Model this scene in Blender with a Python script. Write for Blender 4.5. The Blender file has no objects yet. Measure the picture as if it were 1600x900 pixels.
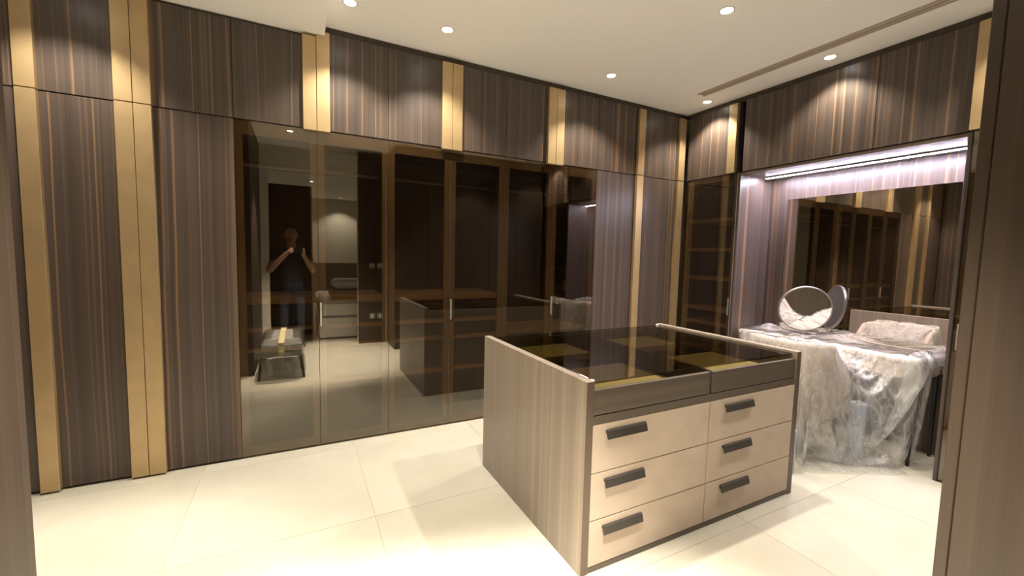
import bpy, bmesh, math, random
import numpy as np
from mathutils import Vector, Matrix
random.seed(7)
S = bpy.context.scene
COL = S.collection

# ------------------------------------------------------------------ camera
CAM = Vector((-3.787, -3.308, 1.4426))
YAW, PITCH, ROLL = 0.4738, -0.0775, 0.0232
fw = Vector((math.sin(YAW) * math.cos(PITCH), math.cos(YAW) * math.cos(PITCH), math.sin(PITCH)))
rt0 = Vector((math.cos(YAW), -math.sin(YAW), 0)); up0 = rt0.cross(fw)
rt = math.cos(ROLL) * rt0 + math.sin(ROLL) * up0
up = -math.sin(ROLL) * rt0 + math.cos(ROLL) * up0
cd = bpy.data.cameras.new('camera'); cam = bpy.data.objects.new('camera', cd); COL.objects.link(cam)
M4 = Matrix(((rt.x, up.x, -fw.x, CAM.x), (rt.y, up.y, -fw.y, CAM.y), (rt.z, up.z, -fw.z, CAM.z), (0, 0, 0, 1)))
cam.matrix_world = M4
cd.sensor_width = 36; cd.lens = 653.8 / 1600 * 36; cd.clip_start = 0.01; cd.clip_end = 60
S.camera = cam
# ------------------------------------------------------------------ world, exposure
w = bpy.data.worlds.new('world'); S.world = w; w.use_nodes = True
w.node_tree.nodes['Background'].inputs[0].default_value = (1, .9, .75, 1)
w.node_tree.nodes['Background'].inputs[1].default_value = 0.02
S.view_settings.view_transform = 'Standard'; S.view_settings.look = 'None'
S.view_settings.gamma = 1; S.view_settings.use_curve_mapping = False
S.view_settings.exposure = 2.05
S.cycles.max_bounces = 14; S.cycles.diffuse_bounces = 7; S.cycles.glossy_bounces = 8
S.cycles.transparent_max_bounces = 24; S.cycles.transmission_bounces = 8
S.cycles.sample_clamp_indirect = 6.0
S.cycles.use_denoising = True
SPOT_W = 62.0
LAMP = (1.0, 0.895, 0.735)
LED_COL = (0.86, 0.80, 1.0)

# ------------------------------------------------------------------ materials
MATS = {}
def newmat(name):
    m = bpy.data.materials.new(name); m.use_nodes = True; MATS[name] = m
    nt = m.node_tree; b = nt.nodes['Principled BSDF']
    return m, nt, b
def N(nt, t, **kw):
    n = nt.nodes.new(t)
    for k, v in kw.items(): setattr(n, k, v)
    return n
def math_(nt, op, a, b=None, c=None):
    n = N(nt, 'ShaderNodeMath', operation=op)
    for i, v in enumerate((a, b, c)):
        if v is None: continue
        if isinstance(v, (int, float)): n.inputs[i].default_value = v
        else: nt.links.new(v, n.inputs[i])
    return n.outputs[0]
def mixc(nt, fac, a, b):
    n = N(nt, 'ShaderNodeMix', data_type='RGBA')
    for i, v in ((0, fac), (6, a), (7, b)):
        if isinstance(v, (int, float)): n.inputs[i].default_value = v
        elif isinstance(v, tuple): n.inputs[i].default_value = (*v, 1)
        else: nt.links.new(v, n.inputs[i])
    return n.outputs[2]
def ramp(nt, f, stops):
    r = N(nt, 'ShaderNodeValToRGB'); e = r.color_ramp.elements
    while len(e) > 1: e.remove(e[-1])
    e[0].position = stops[0][0]; v = stops[0][1]; e[0].color = (v, v, v, 1)
    for p_, v in stops[1:]:
        q = e.new(p_); q.color = (v, v, v, 1)
    nt.links.new(f, r.inputs[0]); return r.outputs[0]
def noise1(nt, wv, scale, detail=0.0, rough=.5):
    n = N(nt, 'ShaderNodeTexNoise', noise_dimensions='1D')
    n.inputs['Scale'].default_value = scale; n.inputs['Detail'].default_value = detail
    n.inputs['Roughness'].default_value = rough
    nt.links.new(wv, n.inputs['W']); return n.outputs[0]
def noise3(nt, vec, scale, detail=2.0, rough=.5, dist=0.0):
    n = N(nt, 'ShaderNodeTexNoise'); n.inputs['Scale'].default_value = scale
    n.inputs['Detail'].default_value = detail; n.inputs['Roughness'].default_value = rough
    n.inputs['Distortion'].default_value = dist
    nt.links.new(vec, n.inputs['Vector']); return n.outputs[0]

def wood(name, axis, dark, mid, line, rough=.36, lines=1.0):
    m, nt, b = newmat(name)
    geo = N(nt, 'ShaderNodeNewGeometry'); sep = N(nt, 'ShaderNodeSeparateXYZ')
    nt.links.new(geo.outputs['Position'], sep.inputs[0])
    oi = N(nt, 'ShaderNodeObjectInfo')
    u = sep.outputs[2] if axis == 'h' else math_(nt, 'ADD', sep.outputs[0], sep.outputs[1])
    mp = N(nt, 'ShaderNodeMapping'); nt.links.new(geo.outputs['Position'], mp.inputs[0])
    mp.inputs['Scale'].default_value = (.35, .35, 1.6) if axis == 'h' else (1.6, 1.6, .45)
    wob = noise3(nt, mp.outputs[0], 1.3, 2)
    u = math_(nt, 'ADD', u, math_(nt, 'MULTIPLY', math_(nt, 'SUBTRACT', wob, .5), .035))
    u = math_(nt, 'ADD', u, math_(nt, 'MULTIPLY', oi.outputs['Random'], 41.0))
    broad = noise1(nt, u, 17, 3, .6)
    fine = noise1(nt, u, 130, 3, .7)
    ln = ramp(nt, noise1(nt, u, 5.2), [(0, 0), (.474, 0), (.49, 1), (.506, 0), (1, 0)])
    ln2 = ramp(nt, noise1(nt, math_(nt, 'ADD', u, 11.3), 9), [(0, 0), (.47, 0), (.49, .4), (.51, 0), (1, 0)])
    col = mixc(nt, ramp(nt, broad, [(.3, 0), (.7, 1)]), dark, mid)
    col = mixc(nt, math_(nt, 'MULTIPLY', ramp(nt, fine, [(.35, 0), (.7, 1)]), .22), col, tuple(c * 1.45 for c in mid))
    allln = math_(nt, 'MULTIPLY', math_(nt, 'MAXIMUM', ln, ln2), 1.0 * lines)
    col = mixc(nt, allln, col, line)
    nt.links.new(col, b.inputs['Base Color'])
    b.inputs['Roughness'].default_value = rough
    b.inputs['Specular IOR Level'].default_value = .5
    bp = N(nt, 'ShaderNodeBump'); bp.inputs['Strength'].default_value = .06; bp.inputs['Distance'].default_value = .002
    nt.links.new(fine, bp.inputs['Height']); nt.links.new(bp.outputs[0], b.inputs['Normal'])
    return m
wood('ebony', 'v', (.055, .041, .034), (.092, .069, .058), (.25, .15, .085))
wood('ebony_h', 'h', (.065, .047, .036), (.12, .085, .062), (.16, .11, .075), .38, .5)
wood('ebony_plain', 'v', (.042, .029, .020), (.058, .041, .029), (.09, .06, .038), .42, .35)
wood('interior_wood', 'v', (.050, .034, .024), (.085, .056, .036), (.12, .08, .05), .5, .4)

def plain(name, col, rough=.5, metal=0.0, spec=.5, noise=0.0, bump=0.0, bscale=200, nscale=3):
    m, nt, b = newmat(name)
    b.inputs['Base Color'].default_value = (*col, 1); b.inputs['Roughness'].default_value = rough
    b.inputs['Metallic'].default_value = metal; b.inputs['Specular IOR Level'].default_value = spec
    if noise or bump:
        g = N(nt, 'ShaderNodeNewGeometry')
        if noise:
            n = noise3(nt, g.outputs['Position'], nscale, 4)
            c = mixc(nt, ramp(nt, n, [(.3, 0), (.7, 1)]), tuple(x * (1 - noise) for x in col), tuple(min(1, x * (1 + noise)) for x in col))
            nt.links.new(c, b.inputs['Base Color'])
        if bump:
            n = noise3(nt, g.outputs['Position'], bscale, 3)
            bp = N(nt, 'ShaderNodeBump'); bp.inputs['Strength'].default_value = bump; bp.inputs['Distance'].default_value = .003
            nt.links.new(n, bp.inputs['Height']); nt.links.new(bp.outputs[0], b.inputs['Normal'])
    return m
plain('edge_brown', (.115, .082, .06), .45)
plain('brass', (.56, .41, .225), .42, .6, noise=.06, nscale=9)
plain('ceiling_paint', (.94, .93, .91), .85, spec=.2, bump=.03, bscale=60)
plain('wall_paint', (.70, .66, .56), .85, spec=.2, bump=.03, bscale=60)
plain('grout', (.62, .58, .48), .8)
plain('bronze', (.40, .325, .245), .42, .15, noise=.05)
plain('black_gap', (.012, .010, .009), .7)
plain('suede', (.56, .465, .385), .75, spec=.25, noise=.05, bump=.10, bscale=300, nscale=9)
plain('tray_suede_lit', (.60, .52, .33), .85, spec=.2, noise=.05)  # paler suede tone standing for the spotlit parts of the trays
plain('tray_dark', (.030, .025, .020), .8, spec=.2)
plain('leather_black', (.050, .044, .038), .55, bump=.12, bscale=420)
plain('leather_navy', (.022, .025, .034), .5, bump=.1, bscale=420)
plain('white_plastic', (.80, .78, .74), .4)
plain('grey_metal', (.30, .29, .27), .35, .6)
plain('pale_metal', (.48, .45, .41), .32, .7)
plain('dark_metal', (.045, .04, .036), .4, .5)
plain('slot_taupe', (.46, .40, .32), .7)
plain('slot_dark', (.34, .29, .23), .8)
plain('clip_white', (.9, .9, .88), .25)
plain('upholstery', (.50, .42, .35), .8, noise=.06, bump=.15, bscale=350)
plain('upholstery_grey', (.26, .25, .24), .8, noise=.08, bump=.15, bscale=350)
plain('lacquer_beige', (.62, .52, .44), .45)
plain('blue_film', (.40, .49, .62), .4)
plain('tape_yellow', (.70, .62, .34), .45)
plain('skin', (.36, .20, .135), .55, noise=.06, nscale=20)
plain('beard', (.09, .075, .065), .8)
plain('shirt', (.020, .020, .022), .85)
plain('jeans', (.028, .038, .065), .85, noise=.15, nscale=30)
plain('shoe', (.03, .028, .026), .6)
plain('phone', (.015, .015, .018), .25)
plain('eye_white', (.7, .68, .64), .3)
plain('eye_dark', (.03, .02, .015), .2)
plain('bed_white', (.78, .77, .74), .6, noise=.04)
plain('headboard_brown', (.16, .11, .085), .6, noise=.05)
plain('mirror_back', (.22, .215, .205), .42, .3)

def emis(name, col, st):
    m, nt, b = newmat(name); b.inputs['Base Color'].default_value = (.8, .8, .8, 1)
    b.inputs['Emission Color'].default_value = (*col, 1); b.inputs['Emission Strength'].default_value = st
emis('lamp_lens', (1, .95, .86), 6.0)
emis('led_lens', LED_COL, 75.0)

def marble():
    m, nt, b = newmat('marble')
    geo = N(nt, 'ShaderNodeNewGeometry'); oi = N(nt, 'ShaderNodeObjectInfo')
    va = N(nt, 'ShaderNodeVectorMath', operation='SCALE'); 
    cmb = N(nt, 'ShaderNodeCombineXYZ')
    for i in range(3): nt.links.new(oi.outputs['Random'], cmb.inputs[i])
    nt.links.new(cmb.outputs[0], va.inputs[0]); va.inputs[3].default_value = 23.0
    ad = N(nt, 'ShaderNodeVectorMath', operation='ADD')
    nt.links.new(geo.outputs['Position'], ad.inputs[0]); nt.links.new(va.outputs[0], ad.inputs[1])
    cloud = noise3(nt, ad.outputs[0], 1.7, 5, .55, .6)
    vein = ramp(nt, noise3(nt, ad.outputs[0], 2.2, 4, .6, 1.8), [(.44, 0), (.5, 1), (.56, 0)])
    c = mixc(nt, ramp(nt, cloud, [(.3, 0), (.72, 1)]), (.59, .56, .465), (.70, .67, .575))
    c = mixc(nt, math_(nt, 'MULTIPLY', vein, .22), c, (.62, .56, .43))
    tint = mixc(nt, math_(nt, 'MULTIPLY', oi.outputs['Random'], .30), c, (.72, .72, .66))
    nt.links.new(tint, b.inputs['Base Color'])
    b.inputs['Roughness'].default_value = .20; b.inputs['Specular IOR Level'].default_value = .55
marble()

def glassmat(name, tint, refl, rough=.0, fres=.7):
    m = bpy.data.materials.new(name); m.use_nodes = True; MATS[name] = m
    nt = m.node_tree; nt.nodes.clear()
    out = N(nt, 'ShaderNodeOutputMaterial'); tr = N(nt, 'ShaderNodeBsdfTransparent'); gl = N(nt, 'ShaderNodeBsdfGlossy')
    tr.inputs[0].default_value = (*tint, 1); gl.inputs[0].default_value = (.93, .90, .84, 1); gl.inputs['Roughness'].default_value = rough
    fr = N(nt, 'ShaderNodeFresnel'); gb = N(nt, 'ShaderNodeNewGeometry')
    nt.links.new(math_(nt, 'SUBTRACT', 1.5, math_(nt, 'MULTIPLY', gb.outputs['Backfacing'], 1.5 - 1 / 1.5)), fr.inputs[0])
    f = math_(nt, 'MINIMUM', math_(nt, 'ADD', math_(nt, 'MULTIPLY', fr.outputs[0], fres), refl), 1.0)
    mx = N(nt, 'ShaderNodeMixShader'); nt.links.new(f, mx.inputs[0])
    nt.links.new(tr.outputs[0], mx.inputs[1]); nt.links.new(gl.outputs[0], mx.inputs[2]); nt.links.new(mx.outputs[0], out.inputs[0])
glassmat('bronze_glass', (.62, .56, .47), .105)
glassmat('smoked_glass', (.50, .47, .37), .05)
m, nt, b = newmat('mirror'); b.inputs['Metallic'].default_value = 1; b.inputs['Roughness'].default_value = 0.0
b.inputs['Base Color'].default_value = (.74, .70, .64, 1)
m, nt, b = newmat('mirror_clear'); b.inputs['Metallic'].default_value = 1; b.inputs['Roughness'].default_value = 0.0
b.inputs['Base Color'].default_value = (.86, .85, .82, 1)

def film(name, haze, bscale=14, col=(.86, .86, .86)):
    m = bpy.data.materials.new(name); m.use_nodes = True; MATS[name] = m
    nt = m.node_tree; nt.nodes.clear()
    out = N(nt, 'ShaderNodeOutputMaterial'); tr = N(nt, 'ShaderNodeBsdfTransparent')
    gl = N(nt, 'ShaderNodeBsdfGlossy'); gl.inputs['Roughness'].default_value = .14
    tl = N(nt, 'ShaderNodeBsdfTranslucent'); df = N(nt, 'ShaderNodeBsdfDiffuse')
    tl.inputs[0].default_value = (*col, 1); df.inputs[0].default_value = (*col, 1)
    tr.inputs[0].default_value = (.97, .97, .96, 1)
    geo = N(nt, 'ShaderNodeNewGeometry')
    mp = N(nt, 'ShaderNodeMapping'); nt.links.new(geo.outputs['Position'], mp.inputs[0])
    mp.inputs['Scale'].default_value = (1.0, 1.25, .42); mp.inputs['Rotation'].default_value = (.35, .2, .3)
    n1 = noise3(nt, mp.outputs[0], bscale, 3, .55, .5)
    n2 = noise3(nt, mp.outputs[0], bscale * 2.4, 3, .55, .7)
    hgt = math_(nt, 'ADD', n1, math_(nt, 'MULTIPLY', n2, .5))
    bp = N(nt, 'ShaderNodeBump'); bp.inputs['Strength'].default_value = .9; bp.inputs['Distance'].default_value = .03
    nt.links.new(hgt, bp.inputs['Height'])
    for s_ in (gl, df, tl): nt.links.new(bp.outputs[0], s_.inputs['Normal'])
    fr = N(nt, 'ShaderNodeFresnel'); nt.links.new(math_(nt, 'SUBTRACT', 1.5, math_(nt, 'MULTIPLY', geo.outputs['Backfacing'], 1.5 - 1 / 1.5)), fr.inputs[0])
    sc = N(nt, 'ShaderNodeMixShader'); sc.inputs[0].default_value = .5
    nt.links.new(df.outputs[0], sc.inputs[1]); nt.links.new(tl.outputs[0], sc.inputs[2])
    rg1 = ramp(nt, n1, [(.0, 0), (.40, 0), (.5, 1), (.53, .15), (.62, 0), (1, 0)])
    rg2 = ramp(nt, n2, [(.0, 0), (.44, 0), (.5, .7), (.52, 0), (1, 0)])
    crease = math_(nt, 'ADD', haze, math_(nt, 'MULTIPLY', math_(nt, 'MAXIMUM', rg1, rg2), .30))
    hz = N(nt, 'ShaderNodeMixShader'); nt.links.new(crease, hz.inputs[0])
    nt.links.new(tr.outputs[0], hz.inputs[1]); nt.links.new(sc.outputs[0], hz.inputs[2])
    mx = N(nt, 'ShaderNodeMixShader'); nt.links.new(math_(nt, 'MINIMUM', math_(nt, 'MULTIPLY', fr.outputs[0], 1.9), .9), mx.inputs[0])
    nt.links.new(hz.outputs[0], mx.inputs[1]); nt.links.new(gl.outputs[0], mx.inputs[2]); nt.links.new(mx.outputs[0], out.inputs[0])
film('plastic_film', .26, 7, (.95, .95, .96))
film('plastic_wrap', .12, 14)

# ------------------------------------------------------------------ object helpers
WO = {}
def tag(o, label=None, cat=None, group=None, kind=None):
    if label: o['label'] = label
    if cat: o['category'] = cat
    if group: o['group'] = group
    if kind: o['kind'] = kind
    return o
def link(name, data, org, parent=None):
    o = bpy.data.objects.new(name, data); COL.objects.link(o)
    org = Vector(org); WO[o] = org
    if parent is not None: o.parent = parent; o.location = org - WO[parent]
    else: o.location = org
    return o
def thing(name, loc, label, cat, group=None):
    o = link(name, None, loc); o.empty_display_size = .05
    return tag(o, label, cat, group)
BOXC = {}
def box(name, mn, mx, mat, parent=None, bev=.0015):
    mn = Vector(mn); mx = Vector(mx)
    lo = Vector([min(a, b_) for a, b_ in zip(mn, mx)]); hi = Vector([max(a, b_) for a, b_ in zip(mn, mx)])
    d = hi - lo; key = (round(d.x, 4), round(d.y, 4), round(d.z, 4), bev, mat)
    me = BOXC.get(key)
    if me is None:
        bm = bmesh.new(); bmesh.ops.create_cube(bm, size=1)
        for v in bm.verts: v.co = Vector((v.co.x * d.x, v.co.y * d.y, v.co.z * d.z))
        bv = min(bev, .45 * min(d))
        if bv > 0: bmesh.ops.bevel(bm, geom=list(bm.edges), offset=bv, segments=1, affect='EDGES')
        me = bpy.data.meshes.new(name); bm.to_mesh(me); bm.free(); me.materials.append(MATS[mat]); BOXC[key] = me
    return link(name, me, (lo + hi) / 2, parent)
def mesh_from_bm(name, bm, mat, org, parent=None, smooth=False):
    org = Vector(org)
    for v in bm.verts: v.co -= org
    bmesh.ops.recalc_face_normals(bm, faces=bm.faces)
    me = bpy.data.meshes.new(name); bm.to_mesh(me); bm.free()
    for mname in (mat if isinstance(mat, (list, tuple)) else [mat]): me.materials.append(MATS[mname])
    if smooth:
        for p_ in me.polygons: p_.use_smooth = True
    return link(name, me, org, parent)
def bm_box(bm, mn, mx):
    vs = [bm.verts.new((x, y, z)) for x in (mn[0], mx[0]) for y in (mn[1], mx[1]) for z in (mn[2], mx[2])]
    for f in ((0, 1, 3, 2), (4, 6, 7, 5), (0, 4, 5, 1), (2, 3, 7, 6), (0, 2, 6, 4), (1, 5, 7, 3)): bm.faces.new([vs[i] for i in f])
def frame_of(d):
    d = Vector(d).normalized(); a = Vector((0, 0, 1)) if abs(d.z) < .9 else Vector((1, 0, 0))
    x = d.cross(a).normalized(); return x, d.cross(x).normalized(), d
def bm_capsule(bm, p0, p1, r0, r1, seg=12, caps=4, flat=1.0, fx=None):
    p0 = Vector(p0); p1 = Vector(p1); x, y, d = frame_of(p1 - p0)
    if fx is not None:
        x = (Vector(fx) - d * d.dot(Vector(fx))).normalized(); y = d.cross(x)
    rings = []
    for i in range(caps + 1):
        a = math.pi / 2 * i / caps; rings.append((p0 - d * r0 * math.cos(a), r0 * math.sin(a)))
    for i in range(caps + 1):
        a = math.pi / 2 * i / caps; rings.append((p1 + d * r1 * math.sin(a), r1 * math.cos(a)))
    prev = None
    for c, r in rings:
        r = max(r, 1e-4)
        vs = [bm.verts.new(c + r * (x * math.cos(2 * math.pi * k / seg) + y * flat * math.sin(2 * math.pi * k / seg))) for k in range(seg)]
        if prev:
            for k in range(seg): bm.faces.new((prev[k], prev[(k + 1) % seg], vs[(k + 1) % seg], vs[k]))
        else: bm.faces.new(vs[::-1])
        prev = vs
    bm.faces.new(prev)
def bm_rings(bm, rings, cap=True):
    prev = first = None
    for vs_ in rings:
        vs = [bm.verts.new(v) for v in vs_]; n = len(vs)
        if prev:
            for k in range(n): bm.faces.new((prev[k], prev[(k + 1) % n], vs[(k + 1) % n], vs[k]))
        else: first = vs
        prev = vs
    if cap: bm.faces.new(first[::-1]); bm.faces.new(prev)
def bm_tube(bm, p0, p1, r0, r1=None, seg=16):
    p0 = Vector(p0); p1 = Vector(p1); r1 = r0 if r1 is None else r1; x, y, d = frame_of(p1 - p0)
    bm_rings(bm, [[c + r * (x * math.cos(2 * math.pi * k / seg) + y * math.sin(2 * math.pi * k / seg)) for k in range(seg)] for c, r in ((p0, r0), (p1, r1))])
def tube(name, p0, p1, r0, mat, parent, r1=None, seg=16):
    bm = bmesh.new(); bm_tube(bm, p0, p1, r0, r1, seg)
    return mesh_from_bm(name, bm, mat, (Vector(p0) + Vector(p1)) / 2, parent)
def struct(o): o['kind'] = 'structure'; return o

# ------------------------------------------------------------------ room shell
H = 3.0; SPL = 2.288; BULK = 2.92
X0, MW = -4.637, 0.4911
def xk(k): return X0 + MW * k
XL, YC = -5.75, -3.60
fl = struct(box('floor', (-6.4, -9.6, -.12), (.75, .70, -.003), 'grout', bev=0))
TW = .92
for i in range(-3, 6):
    for j in range(-1, 10):
        x0 = -3.43 + (i - 0) * TW; y1 = -1.03 - (j - 1) * TW + TW * 0
        y0 = y1 - TW
        xa, xb = max(x0, -6.4), min(x0 + TW, .70); ya, yb = max(y0, -9.6), min(y1, .66)
        if xb - xa < .05 or yb - ya < .05: continue
        box('tile', (xa + .0012, ya + .0012, -.02), (xb - .0012, yb - .0012, 0), 'marble', fl, .0006)
struct(box('ceiling', (-6.4, YC - .12, H), (.75, .70, H + .1), 'ceiling_paint', bev=0))
struct(box('ceiling', (XL, YC, BULK), (-3.60, .60, H), 'ceiling_paint', bev=.002))
struct(box('ceiling', (-6.4, -9.6, 2.90), (.75, YC - .12, 3.0), 'ceiling_paint', bev=0))
struct(box('wall_back', (-6.4, .60, 0), (.75, .70, H), 'wall_paint', bev=0))
struct(box('wall_right', (.60, YC, 0), (.75, .60, H), 'wall_paint', bev=0))
struct(box('wall_left', (XL - .12, YC, 0), (XL, .60, H), 'wall_paint', bev=0))
OX0, OX1, OZ = -4.15, -2.95, 2.58
struct(box('wall_front', (-6.4, YC - .12, 0), (OX0, YC, H), 'wall_paint', bev=0))
struct(box('wall_front', (OX1, YC - .12, 0), (.75, YC, H), 'wall_paint', bev=0))
struct(box('wall_front', (OX0, YC - .12, OZ), (OX1, YC, H), 'wall_paint', bev=0))
# bedroom beyond the opening
struct(box('wall_bedroom_far', (-6.4, -9.7, 0), (.75, -9.6, 3.0), 'wall_paint', bev=0))
struct(box('wall_bedroom_side', (-6.5, -9.6, 0), (-6.4, YC - .12, 3.0), 'wall_paint', bev=0))
struct(box('wall_bedroom_right', (.75, -9.7, 0), (.85, YC, 3.0), 'wall_paint', bev=0))
# dark veneer panel on the front wall beside the opening
struct(box('trim_1', (OX1, YC, 0), (-2.54, YC + .02, 2.97), 'ebony_plain'))
# fillers between cabinet tops and ceiling
struct(box('trim_2', (-3.60, .012, 2.958), (0.03, .05, H), 'ebony_plain'))
struct(box('trim_3', (.012, -2.94, 2.958), (.05, .012, H), 'ebony_plain'))
struct(box('trim_4', (-5.75, .012, 2.905), (-3.60, .05, BULK), 'ebony_plain'))

# ------------------------------------------------------------------ downlights
LIGHTS = []
def downlight(x, y, z, label, watts=SPOT_W, size=110, group='recessed ceiling downlights'):
    t = thing('downlight', (x, y, z), label, 'downlight', group)
    bm = bmesh.new(); seg = 28
    prof = [(.047, 0), (.047, -.004), (.040, -.006), (.034, -.002), (.034, 0)]
    bm_rings(bm, [[(x + r * math.cos(2 * math.pi * k / seg), y + r * math.sin(2 * math.pi * k / seg), z + dz) for k in range(seg)] for r, dz in prof], cap=False)
    mesh_from_bm('trim_ring', bm, 'white_plastic', (x, y, z), t, True)
    bm = bmesh.new(); bm_tube(bm, (x, y, z - .0035), (x, y, z - .0005), .034, seg=24)
    mesh_from_bm('lens', bm, 'lamp_lens', (x, y, z - .002), t)
    ld = bpy.data.lights.new('downlight_beam', 'SPOT'); ld.energy = watts; ld.color = LAMP
    ld.spot_size = math.radians(size); ld.spot_blend = .55; ld.shadow_soft_size = .03
    lo = bpy.data.objects.new('downlight_beam', ld); COL.objects.link(lo); lo.parent = t; lo.location = (0, 0, -.012)
    return t
G1 = 'recessed ceiling downlights'
WW, MWT, FW = 23, 34, 250
downlight(-3.472, -.380, H, 'round white downlight at the edge of the lowered ceiling', WW)
downlight(-2.837, -.378, H, 'round white downlight second from the lowered ceiling edge', WW)
downlight(-1.372, -.370, H, 'round white downlight in the row along the glass wardrobes, nearest the corner', WW)
downlight(-.166, -.374, H, 'small round downlight in the ceiling corner beside the slot diffuser end', WW)
downlight(-.168, -1.450, H, 'round white downlight between slot diffuser and vanity overhead cabinets', 15)
downlight(-1.378, -1.463, H, 'round white downlight in mid ceiling above the island', MWT)
HID = 'downlights of the ceiling grid above the camera view'
for (x, y, z, wt, sz_) in ((-2.84, -1.46, H, 30, 104), (-3.2, -2.75, H, FW, 54), (-1.37, -2.45, H, 30, 90), (-.168, -2.53, H, WW, 104), (-4.93, -.38, BULK, WW, 104),
                      (-4.93, -1.6, BULK, 95, 60), (-3.85, -2.7, BULK, FW, 58)):  # the three narrow beams are added out of view to bounce light onto the ceiling
    downlight(x, y, z, 'unseen round white downlight above the view', wt, sz_, group=HID)
for (x, y, wt) in ((-2.72, -9.15, 40), (-3.5, -6.6, 45), (-4.6, -9.15, 40)):  # the mid-room one is an unseen lamp added as fill
    downlight(x, y, 2.90, 'round white downlight in the bedroom beyond the opening', wt, group='bedroom ceiling downlights')

# slot diffuser
t = thing('slot_diffuser', (-.365, -1.7, H), 'long taupe linear air slot running along the ceiling by the vanity wall', 'air diffuser')
box('slot_core', (-.395, -2.93, H - .004), (-.335, -.47, H), 'slot_taupe', t, 0)
box('slot_rail', (-.412, -2.94, H - .008), (-.395, -.46, H), 'slot_taupe', t, .001)
box('slot_rail', (-.335, -2.94, H - .008), (-.318, -.46, H), 'slot_taupe', t, .001)
box('slot_blade', (-.368, -2.93, H - .007), (-.362, -.47, H - .003), 'slot_dark', t, 0)

# ------------------------------------------------------------------ cabinets
DT = .022
def W(wall, u0, u1, d0, d1, z0, z1):
    if wall == 'A': return (u0, d0, z0), (u1, d1, z1)
    if wall == 'B': return (d0, -u1, z0), (d1, -u0, z1)
    if wall == 'C': return (u0, -2.95 - d1, z0), (u1, -2.95 - d0, z1)
def wb(name, wall, u0, u1, d0, d1, z0, z1, mat, parent, bev=.0015):
    a, b_ = W(wall, u0, u1, d0, d1, z0, z1); return box(name, a, b_, mat, parent, bev)
def wpt(wall, u, d, z): return Vector(W(wall, u, u, d, d, z, z)[0])
GAP = .0016
def wood_cabinet(name, wall, u0, u1, z0, z1, doors, label, depth=.575, cat='cabinet', group=None, mat='ebony', plinth=False, pz=None):
    """doors: list of (ua, ub, [(pull ua, pull ub), ...]); pz: pull z-range"""
    t = thing(name, wpt(wall, (u0 + u1) / 2, .05, z0), label, cat, group)
    zb = z0 + (.012 if plinth else 0)
    if plinth: wb('plinth', wall, u0 + .001, u1 - .001, .03, depth, 0, .06, 'black_gap', t, 0)
    wb('carcass', wall, u0 + .0008, u1 - .0008, DT + .001, depth, z0 + (.06 if plinth else 0), z1, 'black_gap', t, 0)
    for ua, ub, pulls in doors:
        d = wb('door', wall, ua + GAP, ub - GAP, 0, DT, zb + .0015, z1 - .0015, mat, t, .0018)
        for pa, pb in pulls:
            za, zc = pz if pz else (zb, z1 - .002)
            p_ = wb('pull_strip', wall, pa, pb, -.032, 0.0, za, zc, 'brass', d, .0015)
            p_['label'] = 'satin brass vertical pull strip'
    return t
PW = .085
def pair(k): return (xk(k) - PW, xk(k) - .0015), (xk(k) + .0015, xk(k) + PW)
ZT = 2.955; ZTB = 2.903
GU = 'overhead cabinets along the wardrobe wall'
GT = 'full-height wood wardrobes along the wardrobe wall'
L0, R0 = pair(0); L2, R2 = pair(2); L4, R4 = pair(4); L6, R6 = pair(6)
# tall wood units, left
wood_cabinet('tall_wardrobe', 'A', XL, xk(-1), 0, SPL - .002, [(XL, xk(-1), [])], 'dark veneer tall wardrobe at far left, mostly hidden by the near left panel', plinth=True, cat='wardrobe', group=GT)
wood_cabinet('tall_wardrobe', 'A', xk(-1), xk(1), 0, SPL - .002, [(xk(-1), xk(0), [(xk(-1) + .002, xk(-1) + PW), L0]), (xk(0), xk(1), [R0])],
             'dark ebony veneer wardrobe with paired brass strips left of the glass doors', plinth=True, cat='wardrobe', group=GT)
wood_cabinet('overhead_cabinet', 'A', XL, xk(-1), SPL + .002, ZTB, [(XL, xk(-1), [])], 'dark veneer overhead cabinet at far left behind the near panel', group=GU)
wood_cabinet('overhead_cabinet', 'A', xk(-1), xk(1), SPL + .002, ZTB, [(xk(-1), xk(0), [(xk(-1) + .002, xk(-1) + PW), L0]), (xk(0), xk(1), [R0])],
             'spotlit overhead cabinet with brass strips above the left wood wardrobe', group=GU)
OV = (SPL - .012, ZT - .012)
t13 = wood_cabinet('overhead_cabinet', 'A', xk(1), xk(2), SPL + .002, ZTB, [(xk(1), xk(2), [])], 'overhead cabinet under the lowered ceiling edge, above the leftmost glass wardrobe', group=GU)
# that unit straddles the step in the ceiling: its right door is taller
dl = [c for c in t13.children if c.name.startswith('door')][0]
q = wb('pull_strip', 'A', L2[0], L2[1], -.032, 0, SPL - .012, ZTB - .002, 'brass', dl); q['label'] = 'satin brass vertical pull strip'
wb('carcass', 'A', xk(2) + .0008, xk(3) - .0008, DT + .001, .575, SPL + .002, ZT, 'black_gap', t13, 0)
dr = wb('door', 'A', xk(2) + GAP, xk(3) - GAP, 0, DT, SPL + .0035, ZT, 'ebony', t13, .0018)
q = wb('pull_strip', 'A', R2[0], R2[1], -.032, 0, *OV, 'brass', dr); q['label'] = 'satin brass vertical pull strip'
wood_cabinet('overhead_cabinet', 'A', xk(3), xk(5), SPL + .002, ZT, [(xk(3), xk(4), [L4]), (xk(4), xk(5), [R4])],
             'overhead cabinet with brass strip pair above the middle glass wardrobe', group=GU, pz=OV)
wood_cabinet('overhead_cabinet', 'A', xk(5), xk(7), SPL + .002, ZT, [(xk(5), xk(6), [L6]), (xk(6), xk(7), [R6])],
             'overhead cabinet with brass strip pair above the rightmost glass wardrobe', group=GU, pz=OV)
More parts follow.
